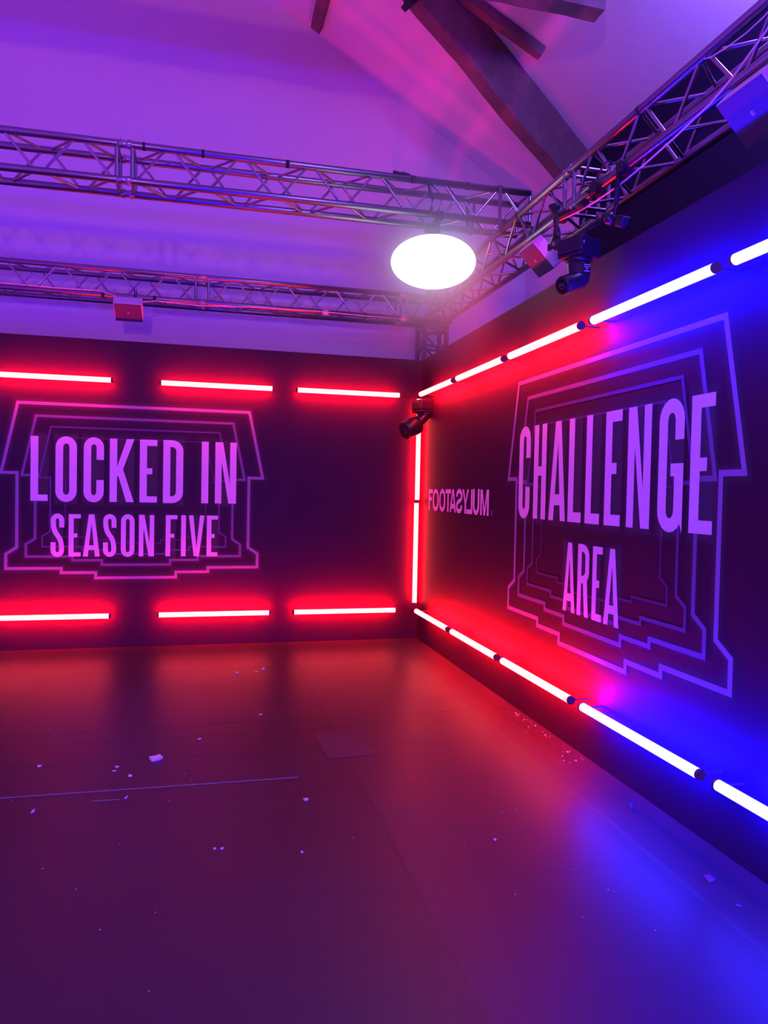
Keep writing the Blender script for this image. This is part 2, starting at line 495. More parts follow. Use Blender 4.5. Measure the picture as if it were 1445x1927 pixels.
m = MB()
x0 = 0.012
ribbon(m, [(x0, -1.855, 3.845), (x0, -1.914, 3.838), (x0, -1.916, 3.62), (x0 + .004, -1.914, 3.50), (x0 + .03, -1.90, 3.482), (x0 + .05, -1.885, 3.49), (x0 + .03, -1.86, 3.60)], (.026, 0, 0))
tag(m.build('lashing_strap', M_black, origin=(x0, -1.9, 3.84)), 'long black strap looped over the end of the near truss, right of the lantern', 'strap')
m = MB()
ribbon(m, [(-.14, -1.62, 3.80), (-.14, -1.614, 3.68), (-.125, -1.612, 3.575), (-.115, -1.63, 3.545)], (.03, 0, 0))
ribbon(m, [(-.085, -1.62, 3.80), (-.09, -1.614, 3.70), (-.10, -1.612, 3.575)], (.022, 0, 0))
tag(m.build('lashing_strap', M_black, origin=(-.14, -1.62, 3.8)), 'short doubled black strap inside the end of the near truss', 'strap')
# safety cable and power lead by the lantern
m = MB()
m.path([(-.56, -1.91, 3.80), (-.55, -1.915, 3.74), (-.525, -1.915, 3.68), (-.53, -1.912, 3.60), (-.54, -1.912, 3.57)], .010, 8)
m.path([(-.54, -1.905, 3.78), (-.49, -1.92, 3.74), (-.455, -1.92, 3.67), (-.475, -1.915, 3.59), (-.50, -1.91, 3.57)], .004, 6)
tag(m.build('lantern_lead', M_black, origin=(-.56, -1.91, 3.8)), 'black power lead looped in the near truss above the lantern', 'cable')
m = MB()
for px_, w_ in ((-.77, .05), (-.72, .03)):
    m.tube((px_ - w_, -1.885, 3.846), (px_ + w_, -1.885, 3.842), .014, 8, r2=.006)
tag(m.build('tape_tail', M_black, origin=(-.77, -1.885, 3.846)), 'scrap of black tape lying on top of the near truss', 'tape')

# ---------------------------------------------------------------- lantern
lan = empty('lantern_light', 'glowing round white lantern hanging under the right end of the near truss', 'lamp', (-.462, -1.765, 3.43))
a_, b_ = .325, .185
prof = []
for i in range(0, 21):
    t = -PI / 2 + PI * i / 20 * .93
    prof.append((max(a_ * math.cos(t), 0.0005), b_ * math.sin(t)))
m = MB(); m.lathe(prof, (-.462, -1.765, 3.257), n=48); m.build('diffuser_skin', E_lantern, lan)
m = MB(); m.lathe([(.072, 0), (.078, .012), (.05, .02)], (-.462, -1.765, 3.437), n=32); m.build('speed_ring', M_blackgloss, lan)
m = MB(); m.tube((-.462, -1.765, 3.452), (-.462, -1.765, 3.529), .05, 24); m.build('lamp_head', M_blackgloss, lan)
m = MB(); m.box((-.462, -1.765, 3.537), (.05, .30, .016)); m.box((-.462, -1.918, 3.565), (.05, .012, .055)); m.box((-.462, -1.612, 3.565), (.05, .012, .055)); m.build('hanging_bracket', M_black, lan)


# ---------------------------------------------------------------- speakers
def speaker(label, c, R, W, Hh, D, cat='speaker', bracket=None):
    """front is local -Y"""
    root = empty('loudspeaker', label, cat, c, 'small white speakers hung on the trusses')
    m = MB(); m.box(c, (W, D, Hh), R, bev=.006); m.build('cabinet', M_speaker, root)
    m = MB(); m.box(Vector(c) + R @ Vector((0, -D / 2 - .001, 0)), (W - .012, .006, Hh - .012), R, bev=.002); g = m.build('grille', M_grille_shaded, root)
    m = MB()
    e = Vector(c) + R @ Vector((0, -D / 2 - .005, 0))
    for dx, dz, sx_, sz_ in ((0, .008, .016, .003), (0, 0, .016, .003), (0, -.008, .016, .003), (-.0075, 0, .003, .018)):
        m.box(e + R @ Vector((dx, 0, dz)), (sx_, .003, sz_), R)
    m.build('emblem', M_emblem, root)
    if bracket:
        m = MB()
        for a, b in bracket: m.tube(a, b, .008, 8)
        m.build('bracket', M_black, root)
    return root


def face_rot(u, v):
    """local X along u, local Z along v (orthogonalised), local -Y is the front"""
    u = Vector(u).normalized(); v = Vector(v); v = (v - u * u.dot(v)).normalized()
    return Matrix((u, v.cross(u), v)).transposed()


# grilles tipped steeply down
TA = math.radians(59)
R1 = face_rot((1, -.02, 0), (0, -math.sin(TA), math.cos(TA)))
speaker('small white speaker hanging from the far truss, left half of the photo', (-2.834, 0.0206, 3.134), R1, .248, .23, .085,
        bracket=[((-2.834, 0.05, 3.19), (-2.834, 0.115, 3.252))])
TB = math.radians(46)
R2 = face_rot((0, -1, 0), (-math.sin(TB), 0, math.cos(TB)))
speaker('small white speaker under the right truss, just left of the pan tilt camera', (0.078, -2.49, 3.134), R2, .235, .23, .085,
        bracket=[((.075, -2.49, 3.16), (.055, -2.49, 3.258))])
speaker('small white speaker under the right truss at the right edge of the photo', (0.078, -4.53, 3.134), R2, .27, .23, .085,
        bracket=[((.075, -4.53, 3.16), (.055, -4.53, 3.258))])

# cables
m = MB(); m.path([(.012, -4.75, 3.47), (.012, -4.629, 3.37), (.012, -4.45, 3.29), (.012, -4.305, 3.247), (.012, -4.044, 3.213), (.012, -3.8, 3.19), (.012, -3.589, 3.178), (.01, -3.315, 3.182), (.01, -3.1, 3.20), (.01, -2.9, 3.228)], .005, 6)
tag(m.build('audio_cable', M_cable, origin=(.012, -4.75, 3.47)), 'pale cable slung below the right truss from speaker to pan tilt camera', 'cable')
m = MB(); m.path([(.035, -4.70, 3.478), (.035, -4.583, 3.455), (.035, -4.49, 3.449), (.035, -4.378, 3.456), (.035, -4.265, 3.474), (.04, -4.22, 3.494)], .0035, 6)
tag(m.build('audio_cable', M_cable, origin=(.035, -4.70, 3.478)), 'thin pale lead crossing the right truss in the top right corner', 'cable')
m = MB(); m.path([(-5.0, .09, 3.30), (-3.9, .088, 3.302), (-3.5, .088, 3.295), (-3.1, .085, 3.30), (-2.96, .05, 3.26), (-2.93, .02, 3.215)], .005, 6)
tag(m.build('audio_cable', M_cable, origin=(-5.0, .09, 3.3)), 'pale cable on the far truss, left of the small speaker', 'cable')
m = MB(); m.path([(-2.72, .02, 3.21), (-2.6, .085, 3.248), (-2.2, .088, 3.236), (-1.7, .088, 3.262), (-1.1, .088, 3.272), (-.6, .088, 3.262), (-.2, .088, 3.26)], .005, 6)
tag(m.build('audio_cable', M_cable, origin=(-2.72, .02, 3.21)), 'pale cable on the far truss, right of the small speaker', 'cable')
m = MB(); m.tube((-2.79, .088, 3.25), (-2.795, .086, 3.36), .004, 6); m.tube((-2.778, .088, 3.25), (-2.772, .086, 3.35), .003, 6)
tag(m.build('cable_tie', M_black, origin=(-2.79, .088, 3.25)), 'black cable tie tails sticking up behind the small speaker', 'cable tie')


# ---------------------------------------------------------------- pan tilt cameras
def ptz(label, c, rz, axis, elbow, lens, r, s=1.0):
    """c = centre of the base, rz its turn; head is a drum from elbow to lens"""
    c = Vector(c); Rz = Matrix.Rotation(rz, 3, 'Z')
    root = empty('pan_tilt_camera', label, 'camera', c)
    m = MB(); m.box(c + Vector((0, 0, .012 * s)), (.190 * s, .190 * s, .098 * s), Rz, bev=.016 * s); base = m.build('base', M_blackgloss, root)
    m = MB(); m.box(c + Vector((0, 0, -.045 * s)), (.180 * s, .180 * s, .022 * s), Rz, bev=.008 * s); m.build('base_plate', M_blackgloss, root)
    m = MB(); m.tube(c + Vector((0, 0, -.056 * s)), c + Vector((0, 0, -.085 * s)), .085 * s, 32, r2=.062 * s); m.build('turntable', M_blackgloss, root)
    elbow = Vector(elbow); lens = Vector(lens); ax = (lens - elbow).normalized()
    # yoke: a smooth arm from the turntable down to the side of the drum
    bm = bmesh.new()
    top = c + Vector((0, 0, -.07 * s)); side = ax.cross(Vector((0, 0, 1))).normalized()
    m = MB(); n = 20; ringsn = []
    for i in range(9):
        t = i / 8
        p = top.lerp(elbow, t) + Vector((0, 0, 0))
        rr = (.066 + .006 * math.sin(t * PI)) * s * (1 - .10 * t)
        m_ring = [(rr, p)]
        ringsn.append((rr, p))
    off = 0
    for rr, p in ringsn:
        for k in range(n):
            a = 2 * PI * k / n; m.v.append(tuple(p + Vector((math.cos(a) * rr, math.sin(a) * rr, 0))))
    for i in range(len(ringsn) - 1):
        for k in range(n):
            j = (k + 1) % n; m.face([i * n + k, i * n + j, (i + 1) * n + j, (i + 1) * n + k], 0, True)
    m.face(list(range(n)))
    # rounded bottom
    base_i = (len(ringsn) - 1) * n; rr, p = ringsn[-1]; prev = base_i
    for q in range(1, 6):
        a2 = PI / 2 * q / 6; st = len(m.v)
        for k in range(n):
            a = 2 * PI * k / n; m.v.append(tuple(p + Vector((math.cos(a) * rr * math.cos(a2), math.sin(a) * rr * math.cos(a2), -rr * .75 * math.sin(a2)))))
        for k in range(n):
            j = (k + 1) % n; m.face([prev + k, prev + j, st + j, st + k], 0, True)
        prev = st
    m.face([prev + k for k in range(n)])
    bm.free()
    yoke = m.build('yoke', M_blackgloss, root)
    Rq = ax.to_track_quat('Z', 'Y').to_matrix(); L = (lens - elbow).length
    m = MB(); m.lathe([(.0, -.035 * s), (r * .7, -.03 * s), (r * .96, -.01 * s), (r, .02 * s), (r, L - .008), (r * .93, L)], elbow, Rq, 36); head = m.build('head', M_blackgloss, root)
    m = MB(); m.lathe([(r * .90, 0), (r * .90, .004), (r * .72, .004), (r * .66, -.002), (r * .50, -.004), (r * .46, .003), (r * .40, .003)], lens, Rq, 36); ring = m.build('lens_ring', M_black, root)
    m = MB(); m.lathe([(r * .42, .002), (r * .32, .008), (r * .18, .012), (.0005, .0135)], lens, Rq, 28); m.build('lens', M_lens, root)
    return root


cam1 = ptz('black pan tilt camera hung upside down under the right truss, lens to the left', (-0.153, -3.456, 2.851), math.radians(24), None,
           (-0.159, -3.483, 2.682), (-0.277, -3.511, 2.630), .051, s=.91)
mb = MB()
for dz, L_ in ((.018, .034), (.007, .030), (-.004, .012), (-.016, .030)):
    # small pale print on the yoke
    pc = Vector((-0.150, -3.475, 2.732)); n_ = Vector((-.10, -.995, 0)).normalized(); t_ = Vector((.995, -.10, 0))
    mb.box(pc + n_ * .0605 + t_ * .012 + Vector((0, 0, dz)), (L_, .002, .0035), Matrix((t_, -n_, Vector((0, 0, 1)))).transposed())
mb.build('maker_plate', M_cable, cam1)
mb = MB(); mb.box(Vector((-0.153, -3.456, 2.862)) + Matrix.Rotation(math.radians(24), 3, 'Z') @ Vector((-.07, -.0872, 0)), (.008, .003, .016), Matrix.Rotation(math.radians(24), 3, 'Z')); mb.build('tally_light', M_emblem, cam1)
cam2 = ptz('dark pan tilt camera in the corner in front of the upright red tubes', (-0.055, -0.30, 2.33), math.radians(10), None,
           (-0.14, -0.31, 2.15), (-0.275, -0.36, 2.085), .088, s=1.05)
mb = MB(); mb.box((-.02, -.30, 2.405), (.05, .10, .02)); mb.tube((-.03, -.30, 2.40), (.0, -.30, 2.40), .02, 12); mb.build('wall_bracket', M_black, cam2)


# ---------------------------------------------------------------- grip arms that hold the camera
def clampblock(m, p, s=1.0):
    p = Vector(p); m.box(p, (.055 * s, .06 * s, .075 * s), bev=.01 * s)
    m.tube(p + Vector((-.02, -.03, .0)) * s, p + Vector((-.05, -.05, -.005)) * s, .008 * s, 8)
    m.tube(p + Vector((-.05, -.05, -.03)) * s, p + Vector((-.05, -.05, .03)) * s, .007 * s, 8)


arm = empty('grip_arm', 'black jointed grip arm with mushroom knob, left of the pan tilt camera', 'clamp', (0.0, -2.87, 3.30))
m = MB(); m.lathe([(.012, 0), (.02, .02), (.037, .045), (.037, .062), (.02, .07)], (-.004, -2.85, 3.275), n=20); m.build('knob', M_black, arm)
m = MB(); m.box((.03, -2.87, 3.262), (.085, .05, .07), bev=.01); m.build('clamp_jaw', M_black, arm)
m = MB(); m.tube((-.004, -2.868, 3.29), (-.14, -3.16, 3.052), .0155, 14); m.build('rod', M_black, arm)
m = MB(); m.tube((-.13, -3.14, 3.07), (-.195, -3.275, 2.962), .021, 14); m.tube((-.195, -3.275, 2.962), (-.245, -3.385, 2.875), .012, 12); m.build('joint', M_black, arm)
m = MB(); m.tube((-.24, -3.375, 2.882), (-.275, -3.345, 2.888), .008, 10); m.tube((-.275, -3.345, 2.872), (-.275, -3.345, 2.906), .011, 10); m.tube((-.243, -3.38, 2.88), (-.215, -3.40, 2.865), .011, 10); m.build('thumb_screw', M_black, arm)
m = MB(); m.tube((.0, -2.89, 3.243), (.0, -3.16, 3.216), .018, 14); m.tube((.0, -3.16, 3.216), (.0, -3.24, 3.21), .024, 14); m.build('cross_arm', M_black, arm)
m = MB()
for k in range(4): m.tube((-.02, -3.09 - .02 * k, 3.235 - .012 * (k % 2)), (-.026, -3.09 - .02 * k, 3.235 - .012 * (k % 2)), .007, 10)
m.build('bolt', M_steel, arm)
arm2 = empty('pipe_clamp', 'black pipe clamp on the right truss directly above the pan tilt camera', 'clamp', (.03, -3.3, 3.285))
m = MB(); m.tube((.05, -3.268, 3.285), (.05, -3.345, 3.285), .038, 20); m.box((.032, -3.305, 3.268), (.075, .07, .078), bev=.012); m.build('clamp_jaw', M_black, arm2)
m = MB(); m.tube((-.012, -3.29, 3.25), (-.03, -3.29, 3.25), .009, 8); m.tube((.0, -3.26, 3.30), (-.05, -3.23, 3.315), .007, 8); m.build('thumb_screw', M_blackgloss, arm2)
m = MB(); m.path([(.0, -3.36, 3.30), (.0, -3.40, 3.33), (.0, -3.45, 3.35), (.0, -3.50, 3.34)], .006, 8); m.build('lever', M_blackgloss, arm2)
arm3 = empty('grip_arm', 'black grip arm with round joint hanging right of the pan tilt camera', 'clamp', (.03, -3.58, 3.29))
m = MB(); m.tube((.05, -3.555, 3.285), (.05, -3.62, 3.285), .037, 20); m.box((.032, -3.585, 3.268), (.072, .06, .07), bev=.012); m.build('clamp_jaw', M_black, arm3)
m = MB(); m.path([(0, -3.56, 3.30), (-.02, -3.54, 3.31), (-.03, -3.53, 3.295), (-.02, -3.535, 3.28)], .006, 8); m.build('lever', M_blackgloss, arm3)
m = MB(); m.tube((.0, -3.585, 3.235), (.0, -3.572, 3.08), .0125, 14); m.tube((.0, -3.582, 3.165), (.0, -3.58, 3.15), .019, 14); m.tube((.0, -3.572, 3.08), (.0, -3.56, 3.03), .010, 14); m.build('rod', M_black, arm3)
m = MB(); m.lathe([(.012, -.03), (.034, -.022), (.038, 0), (.030, .016), (.012, .02)], (-.005, -3.53, 3.018), Matrix.Rotation(math.radians(75), 3, 'X') @ Matrix.Rotation(0, 3, 'Y'), 20); m.build('joint', M_blackgloss, arm3)
m = MB(); m.box((.02, -3.61, 2.972), (.06, .075, .06), Matrix.Rotation(math.radians(25), 3, 'X'), bev=.012); m.build('clamp_jaw', M_black, arm3)
m = MB(); m.tube((-.01, -3.50, 3.018), (-.135, -3.475, 2.945), .006, 10); m.tube((-.125, -3.478, 2.95), (-.152, -3.47, 2.905), .015, 12); m.build('rod', M_black, arm3)


# ---------------------------------------------------------------- LED tubes
OFF, RT = 0.12, 0.0230


def tube_light(a, b, into, colour, label, group):
    """a-b axis, into = unit vector towards the wall"""
    a = Vector(a); b = Vector(b); into = Vector(into).normalized()
    root = empty('led_tube', label, 'light', (a + b) / 2, group)
    d = (b - a).normalized()
    s = into.cross(d).normalized()
    m = MB(); n = 24; cap = .014
    a1 = a.copy(); b1 = b.copy()
    for p in (a1, b1):
        for k in range(n):
            t = 2 * PI * (k + .5) / n
            m.v.append(tuple(p + into * (math.cos(t) * RT) + s * (math.sin(t) * RT)))
    low = max(a.z, b.z) < .6      # low row: underside emission cut back to darken the floor edge
    for k in range(n):
        j = (k + 1) % n; t = 2 * PI * (k + 1) / n
        up = (s * math.sin(t)).z
        back = math.cos(t) > (0.74 if low and up < -.01 else 0.6)
        m.face([k, j, n + j, n + k], 1 if back else 0, True)
    m.face(list(range(n)), 0); m.face([n + k for k in range(n)], 0)
    m.build('diffuser', [E_red_f, E_red_low if max(a.z, b.z) < .6 else E_red_b] if colour == 'red' else [E_blue_f, E_blue_b], root)
    for e, q in ((a, 1), (b, -1)):
        m = MB(); m.tube(e - d * (cap * q), e + d * (.001 * q), RT + .0008, 20); m.build('end_cap', M_cap, root)
        m = MB(); c = e + d * (.05 * q)
        Rm = Matrix((d, s, into)).transposed()
        m.box(e + into * (OFF * .5 + .004) + d * (.006 * q), (.008, .007, OFF - .006), Rm); m.build('wall_clip', M_cap, root)
    return root


gl = 'red tubes on the back wall'
for xa, xb, where in ((-3.98, -2.966, 'at the left edge of the photo'), (-2.532, -1.520, 'in the middle of its row'), (-1.280, -0.268, 'next to the corner')):
    tube_light((xa, -OFF, 2.456), (xb, -OFF, 2.456), (0, 1, 0), 'red', 'red LED tube high on the back wall, ' + where, gl)
    tube_light((xa, -OFF, .314), (xb, -OFF, .314), (0, 1, 0), 'red', 'red LED tube low on the back wall, ' + where, gl)
for ya, yb, c, where in ((-.37, -1.307, 'red', 'red LED tube {} on the right wall, next to the corner'), (-1.42, -2.364, 'red', 'red LED tube {} on the right wall, second from the corner'),
                         (-2.48, -3.437, 'red', 'red LED tube {} on the right wall, touching the first blue one'), (-3.577, -4.541, 'blue', 'whole blue LED tube {} on the right wall, next to the red ones'),
                         (-4.658, -5.62, 'blue', 'blue LED tube {} on the right wall, cut off by the right edge')):
    tube_light((-OFF, ya, 2.443), (-OFF, yb, 2.443), (1, 0, 0), c, where.format('high'), 'tubes on the right wall')
    tube_light((-OFF, ya, .342), (-OFF, yb, .342), (1, 0, 0), c, where.format('low'), 'tubes on the right wall')
tube_light((-.060, -.115, 1.42), (-.060, -.115, 2.43), (1, 1, 0), 'red', 'upright red LED tube in the corner, upper one behind the dark camera', 'upright corner tubes')
tube_light((-.066, -.115, .385), (-.066, -.115, 1.39), (1, 1, 0), 'red', 'upright red LED tube in the corner, lower one', 'upright corner tubes')


# ---------------------------------------------------------------- printed graphics
def lw(u, v, d=.0):   # left (back) wall, u along +x
    return Vector((u, -.0012 - d, v))


def rw(u, v, d=.0):   # right wall, u along -y
    return Vector((-.0012 - d, -u, v))


def miter_offsets(pts, closed):
    n = len(pts); out = []
    for i in range(n):
        p = Vector(pts[i])
        if closed or 0 < i < n - 1:
            d0 = (p - Vector(pts[i - 1])).normalized(); d1 = (Vector(pts[(i + 1) % n]) - p).normalized()
        elif i == 0:
            d0 = d1 = (Vector(pts[1]) - p).normalized()
        else:
            d0 = d1 = (p - Vector(pts[i - 1])).normalized()
        n0 = Vector((-d0.y, d0.x)); n1 = Vector((-d1.y, d1.x)); b = n0 + n1
        if b.length < 1e-6: b = n0
        b = b.normalized(); k = 1 / max(b.dot(n0), .35)
        out.append(b * k)
    return out


def stroke(m, pts, wd, mapf, d, closed=False):
    offs = miter_offsets(pts, closed); n = len(pts); o = len(m.v)
    for p, f in zip(pts, offs):
        p = Vector(p); q = p + f * wd / 2; r = p - f * wd / 2
        m.v.append(tuple(mapf(q.x, q.y, d))); m.v.append(tuple(mapf(r.x, r.y, d)))
    for i in range(n if closed else n - 1):
        j = (i + 1) % n
        m.face([o + 2 * i, o + 2 * j, o + 2 * j + 1, o + 2 * i + 1])


def poly(m, pts, mapf, d):
    o = len(m.v); m.v += [tuple(mapf(x, y, d)) for x, y in pts]; m.face(list(range(o, o + len(pts))))


def soft_ribbons(name, paths, wd, mapf, d, parent):
    """soft printed edge round strokes: attribute a = 1 at the middle, 0 at the rim"""
    v = []; f = []; av = []
    for pts, closed in paths:
        offs = miter_offsets(pts, closed); n = len(pts); o = len(v)
        for p, q in zip(pts, offs):
            p = Vector(p)
            for e, a in ((1, 0), (0, 1), (-1, 0)):
                r = p + q * (wd * e / 2); v.append(tuple(mapf(r.x, r.y, d))); av.append(a)
        for i in range(n if closed else n - 1):
            j = (i + 1) % n
            for e in (0, 1): f.append((o + 3 * i + e, o + 3 * j + e, o + 3 * j + e + 1, o + 3 * i + e + 1))
    me = bpy.data.meshes.new(name); me.from_pydata(v, [], f); me.materials.append(M_halo)
    at = me.attributes.new('a', 'FLOAT', 'POINT')
    for i, a in enumerate(av): at.data[i].value = a
    ob = bpy.data.objects.new(name, me); col.objects.link(ob); ob.parent = parent; ob.location = -parent.location
    return ob


def arc(cx, cy, rx, ry, a0, a1, n=10):
    return [(cx + rx * math.cos(math.radians(a0 + (a1 - a0) * i / n)), cy + ry * math.sin(math.radians(a0 + (a1 - a0) * i / n))) for i in range(n + 1)]


def glyph(ch, w_, h, s, b):
    """returns list of ('s', path, width, closed) and ('p', polygon); box 0..w, 0..h; s stem, b bar"""
    S = s / 2; r = w_ / 2 - S; ry = min(h * .5 - s, r * 1.15)
    G = []
    def st(p, wd=s, c=False): G.append(('s', p, wd, c))
    def rect(x0, y0, x1, y1): G.append(('p', [(x0, y0), (x1, y0), (x1, y1), (x0, y1)]))
    if ch == 'L': rect(0, 0, s, h); rect(s, 0, w_, b)
    elif ch == 'E': rect(0, 0, s, h); rect(s, 0, w_, b); rect(s, h - b, w_, h); rect(s, h * .45, w_ * .72, h * .45 + b)
    elif ch == 'F': rect(0, 0, s, h); rect(s, h - b, w_, h); rect(s, h * .45, w_ * .74, h * .45 + b)
    elif ch == 'I': rect(0, 0, s, h)
    elif ch == 'H': rect(0, 0, s, h); rect(w_ - s, 0, w_, h); rect(s, h * .46, w_ - s, h * .46 + b)
    elif ch == 'T': rect(0, h - b, w_, h); rect(w_ / 2 - S, 0, w_ / 2 + S, h - b)
    elif ch == 'O': st(arc(w_ / 2, h - S - ry, r, ry, 0, 180) + arc(w_ / 2, S + ry, r, ry, 180, 360), s, True)
    elif ch == 'U': st([(S, h)] + arc(w_ / 2, S + ry, r, ry, 180, 360) + [(w_ - S, h)])
    elif ch == 'C': st([(w_ - S, h * .655)] + arc(w_ / 2, h - S - ry, r, ry, 0, 180) + arc(w_ / 2, S + ry, r, ry, 180, 360) + [(w_ - S, h * .345)])
    elif ch == 'G':
        st([(w_ - S, h * .69)] + arc(w_ / 2, h - S - ry, r, ry, 0, 180) + arc(w_ / 2, S + ry, r, ry, 180, 360) + [(w_ - S, h * .50)])
        rect(w_ * .5, h * .42, w_, h * .42 + b); G.append(('p', [(w_ - s * .75, h * .12), (w_, h * .42), (w_, -.0), (w_ - s * .22, h * .06)]))
    elif ch == 'D':
        ro = w_ - S
        st([(0, h - b / 2), (w_ * .42, h - b / 2)] + [(w_ * .42 + (w_ * .58 - S) * math.sin(math.radians(a)), h - b / 2 - ry * (1 - math.cos(math.radians(a)))) for a in range(15, 91, 15)]
           + [(w_ * .42 + (w_ * .58 - S) * math.sin(math.radians(a)), b / 2 + ry * (1 - math.cos(math.radians(a)))) for a in range(90, 14, -15)] + [(w_ * .42, b / 2), (0, b / 2)])
        rect(0, 0, s, h)
    elif ch == 'R':
        ym = h * .46
        st([(0, h - b / 2), (w_ * .40, h - b / 2)] + [(w_ * .40 + (w_ * .60 - S) * math.sin(math.radians(a)), h - b / 2 - ry * (1 - math.cos(math.radians(a)))) for a in range(18, 91, 18)]
           + [(w_ * .40 + (w_ * .60 - S) * math.sin(math.radians(a)), ym + b / 2 + ry * (1 - math.cos(math.radians(a)))) for a in range(90, 17, -18)] + [(w_ * .40, ym + b / 2), (s * .5, ym + b / 2)])
        rect(0, 0, s, h); G.append(('p', [(w_ - s * 1.0, 0), (w_, 0), (w_ * .82, ym + b), (w_ * .82 - s, ym + b * .5)]))
    elif ch == 'A':
        t = s * .56; x1 = w_ / 2
        G.append(('p', [(0, 0), (s * .98, 0), (x1 + t * .02, h * .80), (x1, h), (x1 - t, h)])); G.append(('p', [(w_, 0), (x1 + t, h), (x1, h), (x1 - t * .02, h * .80), (w_ - s * .98, 0)]))
        y0, y1 = h * .155, h * .155 + b * 1.15
        f = lambda y: s * .98 + (x1 - s * .98) * y / (h * .80)
        G.append(('p', [(f(y0), y0), (w_ - f(y0), y0), (w_ - f(y1), y1), (f(y1), y1)]))
    elif ch == 'V':
        x1 = w_ / 2; t = s * .56
        G.append(('p', [(0, h), (s * .98, h), (x1 + t * .02, h * .2), (x1, 0), (x1 - t, 0)])); G.append(('p', [(w_, h), (x1 + t, 0), (x1, 0), (x1 - t * .02, h * .2), (w_ - s * .98, h)]))
    elif ch == 'N':
        rect(0, 0, s * .94, h); rect(w_ - s * .94, 0, w_, h)
        G.append(('p', [(s * .94, h), (s * 1.12, h), (w_ - s * .94, h * .32), (w_ - s * .94, 0), (w_ - s * 1.12, 0), (s * .94, h * .68)]))
    elif ch == 'K':
        rect(0, 0, s, h)
        G.append(('p', [(s, h * .40), (s, h * .56), (w_ - s * 1.02, h), (w_, h), (w_ * .54, h * .515), (s * 1.06, h * .40)]))
        G.append(('p', [(s, h * .48), (s * 1.03, h * .56), (w_ * .535, h * .53), (w_, 0), (w_ - s * 1.06, 0)]))
    elif ch == 'S':
        r4 = min(ry, (h - s) / 4 * .96)
        c1 = arc(w_ / 2, h - S - r4, r, r4, 0, 180); c2 = arc(w_ / 2, S + r4, r, r4, 0, -180)
        y0, y1 = h - S - r4, S + r4; q = (y0 - y1) * .62
        mid = []
        for i in range(1, 10):
            t = i / 10; u = 1 - t
            mid.append((u ** 3 * S + 3 * u * u * t * S + 3 * u * t * t * (w_ - S) + t ** 3 * (w_ - S),
                        u ** 3 * y0 + 3 * u * u * t * (y0 - q) + 3 * u * t * t * (y1 + q) + t ** 3 * y1))
        st([(w_ - S, min(h * .68, y0 - .004))] + c1 + mid + c2 + [(S, max(h * .34, y1 + .004))])
    elif ch == 'Y':
        G.append(('p', [(0, h), (s * 1.05, h), (w_ / 2 + S * .1, h * .52), (w_ / 2 + S, h * .42), (w_ / 2 - S, h * .42)])); G.append(('p', [(w_, h), (w_ / 2 + S, h * .42), (w_ / 2 - S, h * .42), (w_ / 2 - S * .1, h * .52), (w_ - s * 1.05, h)]))
        rect(w_ / 2 - S, 0, w_ / 2 + S, h * .42)
    elif ch == 'M':
        rect(0, 0, s, h); rect(w_ - s, 0, w_, h)
        G.append(('p', [(s, h), (s * 1.25, h), (w_ / 2 + s * .35, 0), (w_ / 2 - s * .45, 0), (s, h * .78)])); G.append(('p', [(w_ - s, h), (w_ - s * 1.25, h), (w_ / 2 - s * .35, 0), (w_ / 2 + s * .45, 0), (w_ - s, h * .78)]))
    elif ch == '.': rect(0, 0, w_, b)
    return G


def letter(ch, u0, u1, v0, v1, s, b, mapf, parent, d=.0010, mirror=False, material=None, halos=None):
    w_ = u1 - u0; h = v1 - v0
    def T(x, y): return (u0 + (w_ - x if mirror else x), v0 + y)
    m = MB()
    for i, g in enumerate(glyph(ch, w_, h, s, b)):
        if g[0] == 's': stroke(m, [T(*p) for p in g[1]], g[2], mapf, d + i * .0002, g[3])
        else: poly(m, [T(*p) for p in g[1]], mapf, d + i * .0002)
    if halos is not None:
        halos.append(([(u0 + w_ / 2, v0 - .01), (u0 + w_ / 2, v1 + .01)], w_))
    return m.build('letter', material or M_letter, parent)


HALF = [(1.0, 2.232), (1.142, 1.603), (1.023, 1.603), (1.023, .932), (1.113, .872), (1.113, .741), (.650, .741), (.650, .700), (.355, .700), (.355, .650)]


def outline_set(half, c, vc, scales, widths, mapf, root):
    for k, sc_ in enumerate(scales):
        pts = [(c - x * sc_, vc + (v - vc) * sc_) for x, v in half] + [(c + x * sc_, vc + (v - vc) * sc_) for x, v in reversed(half)]
        m = MB(); stroke(m, pts, widths[k], mapf, .0006, True)
        o = m.build('outline', M_line[k], root)
        o['label'] = ('bright outermost house outline', 'second house outline', 'third, dim house outline', 'innermost, faint house outline')[k]
        if k < 2:
            h = soft_ribbons('soft_edge', [(pts, True)], (.115, .08)[k], mapf, .0003 + .0001 * k, root)


